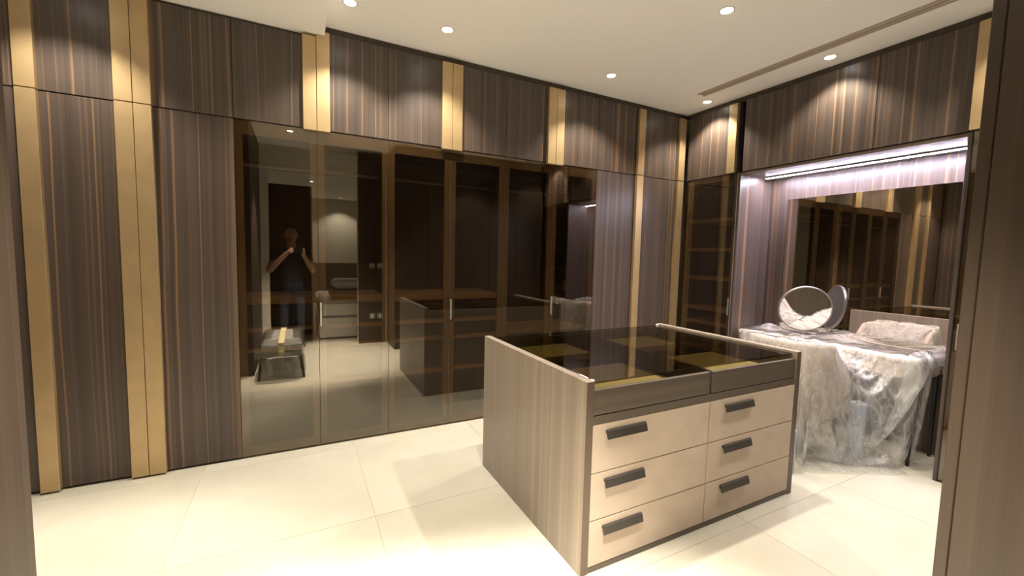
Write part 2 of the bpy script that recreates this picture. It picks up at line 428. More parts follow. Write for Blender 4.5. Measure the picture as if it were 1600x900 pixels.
S8 = (-.706, -.622); S9 = (-.128, -.040)
wood_cabinet('overhead_cabinet', 'A', xk(7), xk(8) - .004, SPL + .002, ZT, [(xk(7), xk(8) - .004, [])], 'narrow plain overhead cabinet right of the glass wardrobes', group=GU)
wood_cabinet('overhead_cabinet', 'A', xk(8), -.03, SPL + .002, ZT, [(xk(8), -.135, [S8]), (-.135, -.032, [S9])], 'overhead cabinet between two brass strips in the room corner', group=GU, pz=(SPL + .004, ZT - .012))
wood_cabinet('tall_wardrobe', 'A', xk(7), xk(8) - .004, 0, SPL - .002, [(xk(7), xk(8) - .004, [])], 'plain dark veneer wardrobe door just right of the glass wardrobes', plinth=True, cat='wardrobe', group=GT)
wood_cabinet('tall_wardrobe', 'A', xk(8), -.03, 0, SPL - .002, [(xk(8), -.135, [S8]), (-.135, -.032, [S9])], 'dark veneer wardrobe between two full-height brass strips in the corner', plinth=True, cat='wardrobe', group=GT)

def glass_door(wall, ua, ub, z0, z1, parent, handle_u=None, hz=(.90, 1.07), st=.045, top=.085, bot=.06):
    """door = metal frame mesh; pane in front; handle"""
    bm = bmesh.new()
    for a in ((ua, ua + st, z0, z1), (ub - st, ub, z0, z1), (ua + st, ub - st, z1 - top, z1), (ua + st, ub - st, z0, z0 + bot)):
        lo, hi = W(wall, a[0], a[1], .007, .026, a[2], a[3]); bm_box(bm, lo, hi)
    d = mesh_from_bm('door', bm, 'bronze', wpt(wall, (ua + ub) / 2, .015, (z0 + z1) / 2), parent)
    g = wb('glass_pane', wall, ua, ub, 0, .0055, z0, z1, 'bronze_glass', d, 0); g['label'] = 'bronze tinted reflective glass pane'
    if handle_u is not None:
        h = wb('handle', wall, handle_u - .006, handle_u + .006, -.012, 0, hz[0], hz[1], 'pale_metal', d, .001); h['label'] = 'slim pale metal handle'
    return d
def glass_wardrobe(k, label, drawers):
    ua, ub = xk(k), xk(k + 2); um = xk(k + 1)
    t = thing('glass_wardrobe', wpt('A', um, .05, 0), label, 'wardrobe', 'glass-fronted wardrobes')
    IW = 'interior_wood'; T = .022
    wb('plinth', 'A', ua + .001, ub - .001, .04, .575, 0, .05, 'black_gap', t, 0)
    wb('side_panel', 'A', ua + .001, ua + T, .03, .575, .05, SPL - .002, IW, t)
    wb('side_panel', 'A', ub - T, ub - .001, .03, .575, .05, SPL - .002, IW, t)
    wb('back_panel', 'A', ua + T, ub - T, .555, .575, .05, SPL - .002, IW, t)
    wb('top_panel', 'A', ua + T, ub - T, .03, .555, SPL - .024, SPL - .002, IW, t)
    wb('bottom_panel', 'A', ua + T, ub - T, .03, .555, .05, .075, IW, t)
    wb('shelf', 'A', ua + T, ub - T, .06, .555, 2.115, 2.137, IW, t)
    r = tube('hanging_rail', wpt('A', ua + T, .30, 2.05), wpt('A', ub - T, .30, 2.05), .012, 'pale_metal', t)
    if drawers:
        for (za, zb) in ((1.062, 1.112), (.868, .898), (.722, .752), (.45, .48)):
            s_ = wb('shelf', 'A', ua + T, ub - T, .055, .555, za, zb, 'interior_edge', t)
        for (za, zb, mt) in ((.902, 1.058, 'leather_navy'), (.756, .864, 'leather_black'), (.484, .718, 'leather_black')):
            for (u, v) in ((ua + T + .003, um - .002), (um + .002, ub - T - .003)):
                dwr = wb('drawer', 'A', u, v, .075, .5, za + .004, zb - .004, mt, t, .003)
                c = (u + v) / 2
                wb('drawer_pull', 'A', c - .07, c + .07, .062, .075, zb - .05, zb - .03, 'dark_metal', dwr, .002)
    else:
        for (za, zb) in ((.722, .752), (.40, .43)):
            wb('shelf', 'A', ua + T, ub - T, .10, .555, za, zb, 'interior_edge', t)
    glass_door('A', ua + GAP, um - GAP, .014, SPL - .004, t, None)
    d2 = glass_door('A', um + GAP, ub - GAP, .014, SPL - .004, t, um + .012)
    return t
wood('interior_edge', 'h', (.34, .235, .125), (.42, .29, .16), (.45, .31, .17), .5, .3)
glass_wardrobe(1, 'glass wardrobe nearest the camera, left of the others, with inner drawers', True)
glass_wardrobe(3, 'middle glass wardrobe, partly behind the island, with inner drawers', True)
glass_wardrobe(5, 'rightmost glass wardrobe beside the plain wood door, mostly empty inside', False)

# wardrobes on the left end wall, seen only in the mirror
LW = 'left end wall wardrobe row'
for i in range(4):
    ya = -.02 - i * .545; yb = ya - .543
    t = thing('end_wall_wardrobe', (XL + .05, (ya + yb) / 2, 0), 'dark veneer wardrobe on the left end wall, seen only by reflection', 'wardrobe', LW)
    box('carcass', (XL + .002, yb, 0), (XL + .05, ya, ZTB), 'black_gap', t, 0)
    d = box('door', (XL + .052, yb + .0015, .014), (XL + .074, ya - .0015, ZTB), 'ebony', t, .0018)
    if i % 2 == 0: box('pull_strip', (XL + .074, yb + .004, .014), (XL + .106, yb + .088, ZTB - .002), 'brass', d, .0015)
# ---- vanity wall (wall B), front plane x = 0
UN0, UN1 = .665, 2.195
def shelf_tower(u0, u1, label, hu):
    t = thing('glass_shelf_tower', wpt('B', (u0 + u1) / 2, .05, 0), label, 'cabinet', 'glass shelf towers beside the vanity')
    T = .022; IW = 'interior_wood'
    wb('plinth', 'B', u0 + .001, u1 - .001, .04, .575, 0, .05, 'black_gap', t, 0)
    wb('side_panel', 'B', u0 + .001, u0 + T, .03, .575, .05, SPL - .002, IW, t)
    wb('side_panel', 'B', u1 - T, u1 - .001, .03, .575, .05, SPL - .002, IW, t)
    wb('back_panel', 'B', u0 + T, u1 - T, .555, .575, .05, SPL - .002, IW, t)
    wb('top_panel', 'B', u0 + T, u1 - T, .03, .555, SPL - .024, SPL - .002, IW, t)
    wb('bottom_panel', 'B', u0 + T, u1 - T, .03, .555, .05, .075, IW, t)
    for z in (1.855, 1.553, 1.25, .928, .78, .46): wb('shelf', 'B', u0 + T, u1 - T, .05, .555, z - .018, z + .018, 'interior_edge', t)
    glass_door('B', u0 + GAP, u1 - GAP, .014, SPL - .004, t, hu, st=.03, top=.05, bot=.05)
    return t
shelf_tower(.034, UN0 - .027, 'dark glass-door shelf tower in the corner, left of the vanity', UN0 - .045)
shelf_tower(UN1 + .025, 2.925, 'dark glass-door shelf tower right of the vanity, beside the near right panel', UN1 + .05)
wood_cabinet('overhead_cabinet', 'B', .034, UN0 - .027, SPL + .002, ZT, [(.034, .615, [(.527, .613)])], 'spotlit overhead cabinet above the corner shelf tower', group='overhead cabinets along the vanity wall', pz=(SPL + .004, ZT - .012))
wood_cabinet('overhead_cabinet', 'B', UN0, UN1, SPL + .002, ZT, [(UN0 + .008, 1.697, []), (1.697, UN1, [])], 'wide overhead cabinet above the lit vanity mirror', group='overhead cabinets along the vanity wall')
wood_cabinet('overhead_cabinet', 'B', UN1 + .002, 2.925, SPL + .002, ZT, [(UN1 + .002, 2.925, [(UN1 + .008, UN1 + .094)])], 'overhead cabinet with brass strip above the right shelf tower', group='overhead cabinets along the vanity wall', pz=(SPL + .004, ZT - .012))
# niche lining
t = thing('vanity_niche', (.25, -1.43, 0), 'dark veneer lining of the lit vanity niche around the wall mirror', 'niche panelling')
wb('side_panel', 'B', UN0 - .025, UN0, .0, .50, 0.0, SPL - .002, 'ebony', t)
wb('side_panel', 'B', UN1, UN1 + .023, .0, .50, 0.0, SPL - .002, 'ebony', t)
wb('back_panel', 'B', UN0, UN1, .50, .525, 0.0, SPL - .002, 'ebony', t)
wb('soffit_panel', 'B', UN0, UN1, .004, .50, SPL - .028, SPL - .002, 'ebony_h', t)
q = wb('edge_trim', 'B', UN0 - .027, UN0 - .021, -.006, .0, .01, SPL - .004, 'pale_metal', t, .0008); q['label'] = 'bright metal edge profile'
q = wb('edge_trim', 'B', UN1 + .019, UN1 + .025, -.006, .0, .01, SPL - .004, 'dark_metal', t, .0008)
# LED profile
t = thing('led_strip', (.31, -1.43, SPL - .03), 'glowing cool white LED strip under the vanity soffit', 'light strip')
box('housing', (.292, -2.165, SPL - .036), (.328, -.715, SPL - .028), 'grey_metal', t, .001)
box('housing_lip', (.292, -2.165, SPL - .040), (.297, -.715, SPL - .036), 'grey_metal', t, .001)
box('housing_lip', (.323, -2.165, SPL - .040), (.328, -.715, SPL - .036), 'grey_metal', t, .001)
box('diffuser', (.2975, -2.16, SPL - .0425), (.3225, -.72, SPL - .0365), 'led_lens', t, .002)
# wall mirror
t = thing('niche_mirror', (.49, -1.5, .62), 'large frameless wall mirror at the back of the vanity niche', 'mirror')
box('backing', (.494, -2.192, .63), (.50, -.842, 2.045), 'dark_metal', t, 0)
box('mirror_glass', (.489, -2.193, .625), (.494, -.84, 2.05), 'mirror', t, .0008)

# ---- near wardrobe row on the front wall (right of the camera) and left cabinet
RX = -2.52
t = thing('entrance_wardrobe', (-1.3, -3.25, 0), 'dark brown wardrobe end panel filling the right edge of the picture', 'wardrobe')
box('side_panel', (RX, YC + .002, 0), (RX + .03, -2.9742, 2.955), 'ebony_plain', t)
box('plinth', (RX + .03, YC + .02, 0), (-.02, -3.0, .06), 'black_gap', t, 0)
box('carcass', (RX + .03, YC + .002, .06), (-.02, -2.976, 2.955), 'black_gap', t, 0)
n = 5; wd = (-.02 - RX) / n
for i in range(n):
    d = box('door', (RX + i * wd + .0015, -2.973, .014), (RX + (i + 1) * wd - .0015, -2.951, 2.955), 'ebony_plain', t, .002)
t = thing('entrance_cabinet', (-4.6, -2.9, 0), 'brown wood cabinet end panel at the left edge of the picture', 'cabinet')
LX = -4.25
box('side_panel', (LX - .03, YC + .002, 0), (LX, -2.2242, BULK - .004), 'ebony_plain', t)
box('carcass', (-5.0, YC + .002, 0), (LX - .03, -2.226, BULK - .004), 'black_gap', t, 0)
for i in range(2):
    box('door', (-5.0 + i * .375 + .0015, -2.223, .014), (-5.0 + (i + 1) * .375 - .0015, -2.20, BULK - .004), 'ebony_plain', t, .002)

# ------------------------------------------------------------------ island
IX0, IX1, IY0, IY1, IZ = -2.675, -1.055, -1.875, -.755, .90
wood('ebony_light', 'v', (.255, .212, .174), (.32, .268, .222), (.42, .33, .25), .4, .8)
wood('ebony_light_h', 'h', (.085, .067, .053), (.125, .099, .078), (.15, .118, .092), .4, .5)
t = thing('dressing_island', ((IX0 + IX1) / 2, (IY0 + IY1) / 2, 0), 'wood dressing island with smoked glass top and beige drawers', 'island')
PT = .042
box('side_panel', (IX0, IY0, 0), (IX0 + PT, IY1, IZ), 'ebony_light', t, .0015)
box('side_panel', (IX1 - PT, IY0, 0), (IX1, IY1, IZ), 'ebony_light', t, .0015)
ax, bx_ = IX0 + PT, IX1 - PT; mxm = -1.862
box('back_panel', (ax, IY1 - .022, 0), (bx_, IY1, .872), 'ebony_light', t)
box('bottom_rail', (ax, IY0 + .002, 0), (bx_, IY0 + .03, .028), 'ebony_light_h', t)
box('middle_rail', (ax, IY0 + .002, .700), (bx_, IY0 + .03, .737), 'ebony_light_h', t)
box('carcass', (ax, IY0 + .028, .03), (bx_, IY1 - .022, .70), 'black_gap', t, 0)
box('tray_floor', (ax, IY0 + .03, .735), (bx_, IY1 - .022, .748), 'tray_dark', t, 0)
box('divider', (mxm - .008, IY0 + .012, .737), (mxm + .008, IY1 - .022, .866), 'ebony_light_h', t)
# beige drawers
zs = [(.030, .246), (.250, .470), (.474, .698)]
for (u0, u1, hx) in ((ax + .002, mxm - .002, ax + .075), (mxm + .002, bx_ - .002, mxm + .118)):
    for (za, zb) in zs:
        d = box('drawer', (u0, IY0 + .001, za), (u1, IY0 + .022, zb), 'suede', t, .002)
        d['label'] = 'beige suede drawer front'
        zc = zb - .036
        bm = bmesh.new(); y0 = IY0 + .001; w_ = .24
        prof = [(y0, zc + .003), (y0 - .006, zc + .003), (y0 - .010, zc), (y0 - .019, zc - .034), (y0 - .016, zc - .036), (y0 - .007, zc - .008), (y0, zc - .008)]
        bm_rings(bm, [[(x, a, b2) for a, b2 in prof] for x in (hx, hx + w_)])
        h = mesh_from_bm('pull_tab', bm, 'leather_black', (hx + w_ / 2, y0, zc), d); h['label'] = 'black leather pull tab'
# tray drawers on top
for (u0, u1) in ((ax + .003, mxm - .010), (mxm + .010, bx_ - .003)):
    d = box('tray_drawer', (u0, IY0 + .004, .741), (u1, IY0 + .024, .858), 'ebony_light_h', t, .002)
    d['label'] = 'shallow wood tray drawer front'
    yb = IY1 - .03
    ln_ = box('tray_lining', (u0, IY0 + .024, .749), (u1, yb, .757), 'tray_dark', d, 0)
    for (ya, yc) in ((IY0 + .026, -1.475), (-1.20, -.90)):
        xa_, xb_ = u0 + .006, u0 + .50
        box('tray_lit_patch', (xa_, ya, .758), (xb_, yc, .838), 'tray_suede_lit', d, .004)  # spotlight patches under the glass, built as pale blocks
    box('tray_divider', (u0 + .506, IY0 + .026, .758), (u0 + .514, yb, .84), 'ebony_light_h', d, .001)
    box('tray_divider', (u0, -1.345, .758), (u1, -1.337, .84), 'ebony_light_h', d, .001)
for xa_ in (IX0, IX1 - PT):
    q = box('edge_band', (xa_ + .001, IY0 - .0016, .001), (xa_ + PT - .001, IY0, IZ - .002), 'edge_brown', t, .0005); q['label'] = 'darker brown front edge of side panel'
g = box('glass_top', (ax + .001, IY0 + .03, .876), (bx_ - .001, IY1 - .001, .886), 'smoked_glass', t, .001); g['label'] = 'smoked glass top'
for (cx, cy) in ((ax + .002, IY0 + .035), (bx_ - .022, IY1 - .016)):
    q = box('corner_protector', (cx, cy - .010, .886), (cx + .020, cy + .010, .897), 'clip_white', t, .003); q['label'] = 'small clear corner protector'

# ------------------------------------------------------------------ vanity desk
DX0, DX1, DY0, DY1, DZ = .065, .478, -2.06, -.70, .77
t = thing('vanity_desk', (.27, -1.38, 0), 'beige dressing table in the niche under clear plastic sheeting', 'table')
box('table_top', (DX0, DY0, DZ - .03), (DX1, DY1, DZ), 'lacquer_beige', t, .004)
box('apron', (DX0 + .02, DY0 + .02, DZ - .15), (DX1 - .01, DY1 - .02, DZ - .03), 'lacquer_beige', t, .003)
for i in range(2):
    ya = DY0 + .04 + i * .65
    d = box('drawer', (DX0 + .006, ya, DZ - .145), (DX0 + .022, ya + .63, DZ - .035), 'lacquer_beige', t, .002)
    box('pull_tab', (DX0 - .008, ya + .25, DZ - .06), (DX0 + .006, ya + .37, DZ - .045), 'leather_black', d, .002)
for x in (DX0 + .03, DX1 - .03):
    for y in (DY0 + .03, DY1 - .03):
        tube('leg', (x, y, 0), (x, y, DZ - .14), .011, 'dark_metal', t, .017)

# round mirror standing on the desk
mc = Vector((.25, -1.19, 1.027)); nrm = Vector((-.73, -.68, -.17)).normalized(); R = .203
sx = Vector((0, 0, 1)).cross(nrm).normalized(); sz = nrm.cross(sx)
t = thing('round_mirror', (mc.x, mc.y, DZ + .02), 'round tabletop mirror with thin grey metal rim standing on the wrapped desk', 'mirror')
def disc_rings(prof, seg=48):
    return [[mc + nrm * dn + r * (sx * math.cos(2 * math.pi * k / seg) + sz * math.sin(2 * math.pi * k / seg)) for k in range(seg)] for r, dn in prof]
bm = bmesh.new(); bm_rings(bm, disc_rings([(R - .006, .012), (R - .001, .014), (R + .004, .012), (R + .006, .004), (R + .006, -.010), (R + .002, -.014), (R - .006, -.014)]), cap=False)
mesh_from_bm('rim', bm, 'grey_metal', mc, t, True)
bm = bmesh.new(); bm_rings(bm, disc_rings([(R - .004, .006), (R - .004, .010)])); mesh_from_bm('mirror_glass', bm, 'mirror_clear', mc, t)
bm = bmesh.new(); bm_rings(bm, disc_rings([(R - .003, -.012), (R - .003, .005)])); mesh_from_bm('back_plate', bm, 'mirror_back', mc, t)
tube('stem', (mc.x, mc.y, DZ + .03), (mc.x, mc.y, mc.z - R - .003), .008, 'grey_metal', t)
tube('base', (mc.x, mc.y, DZ + .001), (mc.x, mc.y, DZ + .012), .075, 'grey_metal', t, seg=32)
tube('base_cone', (mc.x, mc.y, DZ + .012), (mc.x, mc.y, DZ + .034), .03, 'grey_metal', t, .009, seg=24)

# ------------------------------------------------------------------ tub chair at the desk
CX, CY, CW = -.30, -1.45, .255
t = thing('tub_chair', (CX, CY, 0), 'beige tub chair tucked to the vanity desk under plastic', 'chair')
def shell(th):
    """plan curve: open to +x; returns list of (point, height)"""
    pts = []
    n_ = 36
    for i in range(n_ + 1):
        a = i / n_; s_ = -1 + 2 * a
        ang = s_ * math.radians(90)
        L = .24
        if abs(s_) > .55:
            q_ = (abs(s_) - .55) / .45
            x = -.02 + (q_ * L) - .0; y = math.copysign(CW, s_)
            x = -.03 + q_ * .25
        else:
            an = s_ / .55 * math.pi / 2
            x = -.03 - (.25) * math.cos(an) ** .7; y = CW * math.copysign(abs(math.sin(an)) ** .7, an)
        hgt = .86 - .02 * abs(s_) - (.0 if abs(s_) < .5 else .27 * ((abs(s_) - .5) / .5) ** 1.3)
        pts.append((Vector((x, y, 0)), hgt))
    return pts
pts = shell(0); bm = bmesh.new(); rings = []
for i, (p_, h) in enumerate(pts):
    a = pts[max(i - 1, 0)][0]; b_ = pts[min(i + 1, len(pts) - 1)][0]
    tn = (b_ - a).normalized(); nn = Vector((tn.y, -tn.x, 0)); c = Vector((CX, CY, 0)) + p_
    th = .022; z0 = .30
    rings.append([c + nn * th + Vector((0, 0, z0)), c + nn * th * 1.15 + Vector((0, 0, h * .6)), c + nn * th + Vector((0, 0, h - .02)), c + nn * th * .4 + Vector((0, 0, h)),
                  c - nn * th * .4 + Vector((0, 0, h)), c - nn * th + Vector((0, 0, h - .02)), c - nn * th * 1.2 + Vector((0, 0, h * .6)), c - nn * th + Vector((0, 0, z0))])
bm_rings(bm, rings); mesh_from_bm('backrest', bm, 'upholstery', (CX, CY, .6), t, True)
bm = bmesh.new(); rings = []
for z, k in ((.36, .90), (.375, .97), (.43, .99), (.455, .96), (.465, .88)):
    rg = []
    for i in range(32):
        an = 2 * math.pi * i / 32
        e = 4.0; cx = math.copysign(abs(math.cos(an)) ** (2 / e), math.cos(an)); cy = math.copysign(abs(math.sin(an)) ** (2 / e), math.sin(an))
        rg.append((CX + .01 + .255 * k * cx, CY + .225 * k * cy, z))
    rings.append(rg)
bm_rings(bm, rings); mesh_from_bm('seat', bm, 'upholstery', (CX, CY, .41), t, True)
box('seat_frame', (CX - .2, CY - .2, .325), (CX + .22, CY + .2, .362), 'dark_metal', t, .004)
for sx_ in (-1, 1):
    for sy_ in (-1, 1):
        tube('leg', (CX + sx_ * .23, CY + sy_ * .225, 0), (CX + sx_ * .17, CY + sy_ * .17, .335), .009, 'dark_metal', t, .014)

# rolls of pale blue film standing under the desk
def roll(x, y, r, h, label):
    t = thing('film_roll', (x, y, 0), label, 'film roll', 'pale blue film rolls under the desk')
    bm = bmesh.new(); seg = 24
    bm_rings(bm, [[(x + q_ * math.cos(2 * math.pi * k / seg), y + q_ * math.sin(2 * math.pi * k / seg), z) for k in range(seg)] for q_, z in ((r * .35, .004), (r * .96, 0.0), (r, .006), (r, h - .006), (r * .96, h), (r * .35, h - .004))])
    mesh_from_bm('film', bm, 'blue_film', (x, y, h / 2), t, True)
    tube('core', (x, y, .002), (x, y, h + .012), r * .32, 'lacquer_beige', t)
roll(-.12, -1.80, .05, .42, 'pale blue film roll standing upright behind the hanging plastic')
roll(-.80, -1.70, .045, .30, 'pale blue film roll partly hidden by the island corner')

# ------------------------------------------------------------------ draped plastic sheet (mass-spring drape)
def drape():
    rng = np.random.default_rng(3)
    ns, nt_ = 71, 96; sp = .0215
    SX0, SY0 = .47, -.70
    I, J = np.meshgrid(np.arange(ns), np.arange(nt_), indexing='ij')
    P = np.zeros((ns, nt_, 3))
    P[..., 0] = SX0 - I * sp * 1.025; P[..., 1] = SY0 - J * sp * .955; P[..., 2] = .90
    P += rng.normal(0, .004, P.shape)
    # low-frequency ruffle
    P[..., 2] += .02 * np.sin(I * .31 + J * .17) + .015 * np.sin(J * .43 - I * .11)
    V = np.zeros_like(P); dt = .016
    rest = sp * 1.03
    boxes = [((DX0 - .012, DY0 - .012, .60), (.60, -.5, DZ + .012)),
             ((-.605, -1.70, .25), (-.50, -1.20, .872)),
             ((-.53, -1.735, .25), (-.30, -1.675, .84)), ((-.53, -1.225, .25), (-.30, -1.165, .84)),
             ((-.32, -1.735, .25), (-.05, -1.675, .68)), ((-.32, -1.225, .25), (-.05, -1.165, .68)),
             ((.17, -1.27, .7), (.33, -1.11, .80))]
    def sol(a, b_, L, k):
        d = b_ - a; l = np.linalg.norm(d, axis=-1, keepdims=True) + 1e-9
        c = d * ((l - L) / l) * .5 * k
        a += c; b_ -= c
    def solc(a, b_, L, k):   # resists compression only: keeps folds open
        d = b_ - a; l = np.linalg.norm(d, axis=-1, keepdims=True) + 1e-9
        c = d * (np.minimum(l - L, 0) / l) * .5 * k
        a += c; b_ -= c
    for step in range(260):
        V[..., 2] -= 9.8 * dt; V *= .975
        Q = P + V * dt
        for it in range(6):
            for o in (0, 1):
                n_ = (ns - o) // 2 * 2; sol(Q[o:o + n_:2], Q[o + 1:o + n_:2], rest, 1.0)
                n_ = (nt_ - o) // 2 * 2; sol(Q[:, o:o + n_:2], Q[:, o + 1:o + n_:2], rest, 1.0)
            for o in (0, 1):
                n_ = (ns - o) // 2 * 2
                sol(Q[o:o + n_:2, :-1], Q[o + 1:o + n_:2, 1:], rest * 1.414, .35)
                sol(Q[o:o + n_:2, 1:], Q[o + 1:o + n_:2, :-1], rest * 1.414, .35)
            for g_ in range(4):
                a = Q[g_:ns - 2:4]; b2 = Q[g_ + 2:ns:4]; m_ = min(len(a), len(b2)); solc(a[:m_], b2[:m_], rest * 1.75, .25)
                a = Q[:, g_:nt_ - 2:4]; b2 = Q[:, g_ + 2:nt_:4]; m_ = min(a.shape[1], b2.shape[1]); solc(a[:, :m_], b2[:, :m_], rest * 1.75, .25)
            for lo, hi in boxes:
                lo = np.array(lo); hi = np.array(hi)
                ins = np.all((Q > lo) & (Q < hi), axis=-1)
                if ins.any():
                    q_ = Q[ins]; d = np.stack([q_[:, 0] - lo[0], hi[0] - q_[:, 0], q_[:, 1] - lo[1], hi[1] - q_[:, 1], hi[2] - q_[:, 2]], 1)
                    if hi[0] >= .6: d[:, 1] = 9; d[:, 3] = 9
                    d[P[ins][:, 2] > hi[2] - .003, 4] = -1
                    k_ = d.argmin(1); r_ = np.arange(len(k_))
                    for kk, (ax_, val) in enumerate(((0, lo[0]), (0, hi[0]), (1, lo[1]), (1, hi[1]), (2, hi[2]))):
                        s_ = k_ == kk; q_[s_, ax_] = val
                    Q[ins] = q_
            Q[..., 0] = np.minimum(Q[..., 0], .475)
            Q[..., 1] = np.where(Q[..., 0] > -.02, np.clip(Q[..., 1], -2.175, -.682), Q[..., 1])
            Q[..., 2] = np.maximum(Q[..., 2], .012)
        on = np.zeros(Q.shape[:2], bool)
        for lo, hi in boxes:
            on |= (Q[..., 2] < hi[2] + .002) & (Q[..., 2] > hi[2] - .004) & (Q[..., 0] > lo[0]) & (Q[..., 0] < hi[0]) & (Q[..., 1] > lo[1]) & (Q[..., 1] < hi[1])
        Q[on, :2] = P[on, :2] + (Q[on, :2] - P[on, :2]) * .02
        V = (Q - P) / dt
        sp_ = np.linalg.norm(V, axis=-1, keepdims=True); V *= np.minimum(1, 1.6 / (sp_ + 1e-9))
        # contact friction on top of things
        P = Q
    # crumples left in the film: sharp random ridges, strongest where it lies loose on the desk
    U, Vv = I * sp, J * sp; cr = np.zeros((ns, nt_))
    for k in range(16):
        a = rng.uniform(0, np.pi); fq = rng.uniform(14, 46); ph_ = rng.uniform(0, 6.28)
        c0 = rng.uniform([0, 0], [1.7, 1.95]); env = np.exp(-((U - c0[0]) ** 2 + (Vv - c0[1]) ** 2) / (2 * rng.uniform(.12, .35) ** 2))
        cr += env * (1 - np.abs(np.sin((U * np.cos(a) + Vv * np.sin(a)) * fq * .5 + ph_ + 1.2 * np.sin(U * 7 + k))) ** .7)
    loose = ((P[..., 2] > DZ) & (P[..., 0] > DX0)).astype(float)
    P[..., 2] += cr * (.010 + .012 * loose)
    P[..., 0] -= cr * .012 * (1 - loose)
    hump = np.exp(-((P[..., 0] - .36) ** 2 / .006 + (P[..., 1] + .83) ** 2 / .012)) + .8 * np.exp(-((P[..., 0] - .40) ** 2 / .004 + (P[..., 1] + 1.42) ** 2 / .02))
    P[..., 2] += hump * .055 * loose
    return P
P = drape(); ns, nt_ = P.shape[:2]
vs = P.reshape(-1, 3); org = Vector((-.1, -1.5, .5))
fs = [(i * nt_ + j, i * nt_ + j + 1, (i + 1) * nt_ + j + 1, (i + 1) * nt_ + j) for i in range(ns - 1) for j in range(nt_ - 1)]
me = bpy.data.meshes.new('plastic_sheet'); me.from_pydata([tuple(Vector(v) - org) for v in vs], [], fs); me.materials.append(MATS['plastic_film'])
for p_ in me.polygons: p_.use_smooth = True
o = link('plastic_sheet', me, org); md = o.modifiers.new('smooth', 'SUBSURF'); md.levels = 1; md.render_levels = 1
tag(o, 'crumpled clear plastic sheet draped over vanity desk and chair', 'plastic sheet')

# ------------------------------------------------------------------ things seen only in the glass: wrapped stool, switches, bedroom, photographer
SXc, SYc, BL = -3.965, -2.45, .52
t = thing('wrapped_bench', (SXc, SYc, 0), 'low grey bench wrapped in plastic with yellow tape, mirrored in the left glass door', 'bench')
def sup(hx, hy, z, n_, e, wob=0, k=1.0):
    rg = []
    for i in range(n_):
        an = 2 * math.pi * i / n_
        kk = k * (1 + random.uniform(-wob, wob))
        rg.append((SXc + hx * kk * math.copysign(abs(math.cos(an)) ** (2 / e), math.cos(an)), SYc + hy * kk * math.copysign(abs(math.sin(an)) ** (2 / e), math.sin(an)), z))
    return rg
bm = bmesh.new()
bm_rings(bm, [sup(.205 * k, BL * k2, z, 40, 9) for z, k, k2 in ((.25, .93, .95), (.265, 1.0, 1.0), (.37, 1.0, 1.0), (.388, .97, .99), (.395, .88, .95))])
mesh_from_bm('seat', bm, 'upholstery_grey', (SXc, SYc, .3), t, True)
for i in range(3):
    y = SYc + BL - .06 - .11 * i
    q = tube('seat_channel', (SXc - .18, y, .39), (SXc + .18, y, .39), .022, 'upholstery_grey', t)
for a in (-1, 1):
    for b_ in (-1, 1):
        tube('leg', (SXc + a * .225, SYc + b_ * (BL - .02), 0), (SXc + a * .185, SYc + b_ * (BL - .05), .27), .012, 'dark_metal', t, .022)
bm = bmesh.new()
bm_box(bm, (SXc - .03, SYc - BL, .412), (SXc + .03, SYc + BL + .01, .416)); bm_box(bm, (SXc - .03, SYc + BL + .006, .26), (SXc + .03, SYc + BL + .012, .416))
q = mesh_from_bm('tape', bm, 'tape_yellow', (SXc, SYc, .4), t); q['label'] = 'strip of yellow tape'
bm = bmesh.new()
bm_rings(bm, [sup(.22 * k, BL + .012 * k, z + random.uniform(-.004, .004), 90, 7, wb_) for z, k, wb_ in ((.05, 1.08, .05), (.12, 1.0, .04), (.19, 1.06, .035), (.25, 1.0, .01), (.31, 1.02, .008), (.37, 1.01, .006), (.408, .97, .004), (.411, .5, .003))], cap=False)
wr = mesh_from_bm('plastic_wrap', bm, 'plastic_wrap', (SXc, SYc, .25), t, True); wr['label'] = 'clear plastic wrapping'

for x, z, lab in ((-2.745, 1.235, 'upper switch plate on the dark panel nearer the opening'), (-2.625, 1.235, 'upper switch plate on the dark panel nearer the wardrobe'),
                  (-2.745, .43, 'low socket plate on the dark panel nearer the opening'), (-2.625, .43, 'low socket plate on the dark panel nearer the wardrobe')):
    t = thing('switch_plate', (x, YC + .02, z), lab, 'switch' if z > 1 else 'socket', 'wall plates beside the opening')
    box('plate', (x - .045, YC + .02, z - .045), (x + .045, YC + .028, z + .045), 'grey_metal', t, .002)
    for dx in ((-.018, .018) if z > 1 else (0,)):
        box('rocker' if z > 1 else 'socket_face', (x + dx - .014, YC + .028, z - .028), (x + dx + .014, YC + .031, z + .028), 'white_plastic', t, .001)

# bedroom furniture
t = thing('bedroom_cabinet', (-3.95, -4.9, 0), 'tall dark cabinet in the bedroom behind the photographer', 'cabinet')
box('carcass', (-4.50, -5.2, 0), (-3.56, -4.622, 2.52), 'ebony_plain', t)
for i in range(2): box('door', (-4.50 + .47 * i + .002, -4.62, .05), (-4.50 + .47 * (i + 1) - .002, -4.60, 2.50), 'ebony_plain', t, .002)
t = thing('bed', (-2.6, -5.6, 0), 'white bed with brown headboard in the bedroom beyond the opening', 'bed')
box('base', (-3.50, -6.3, .02), (-1.7, -4.1, .36), 'bed_white', t, .02)
box('mattress', (-3.48, -6.28, .36), (-1.72, -4.12, .62), 'bed_white', t, .05)
box('headboard', (-4.2, -9.59, 0), (-.6, -9.50, 1.12), 'headboard_brown', t, .01)
t = thing('wrapped_bundle', (-2.9, -4.6, .62), 'plastic wrapped grey cushion bundle lying on the bed', 'cushion bundle')
box('cushion', (-3.30, -5.0, .625), (-2.5, -4.4, .80), 'upholstery_grey', t, .05)
box('cushion', (-3.26, -4.96, .80), (-2.54, -4.44, .96), 'bed_white', t, .05)

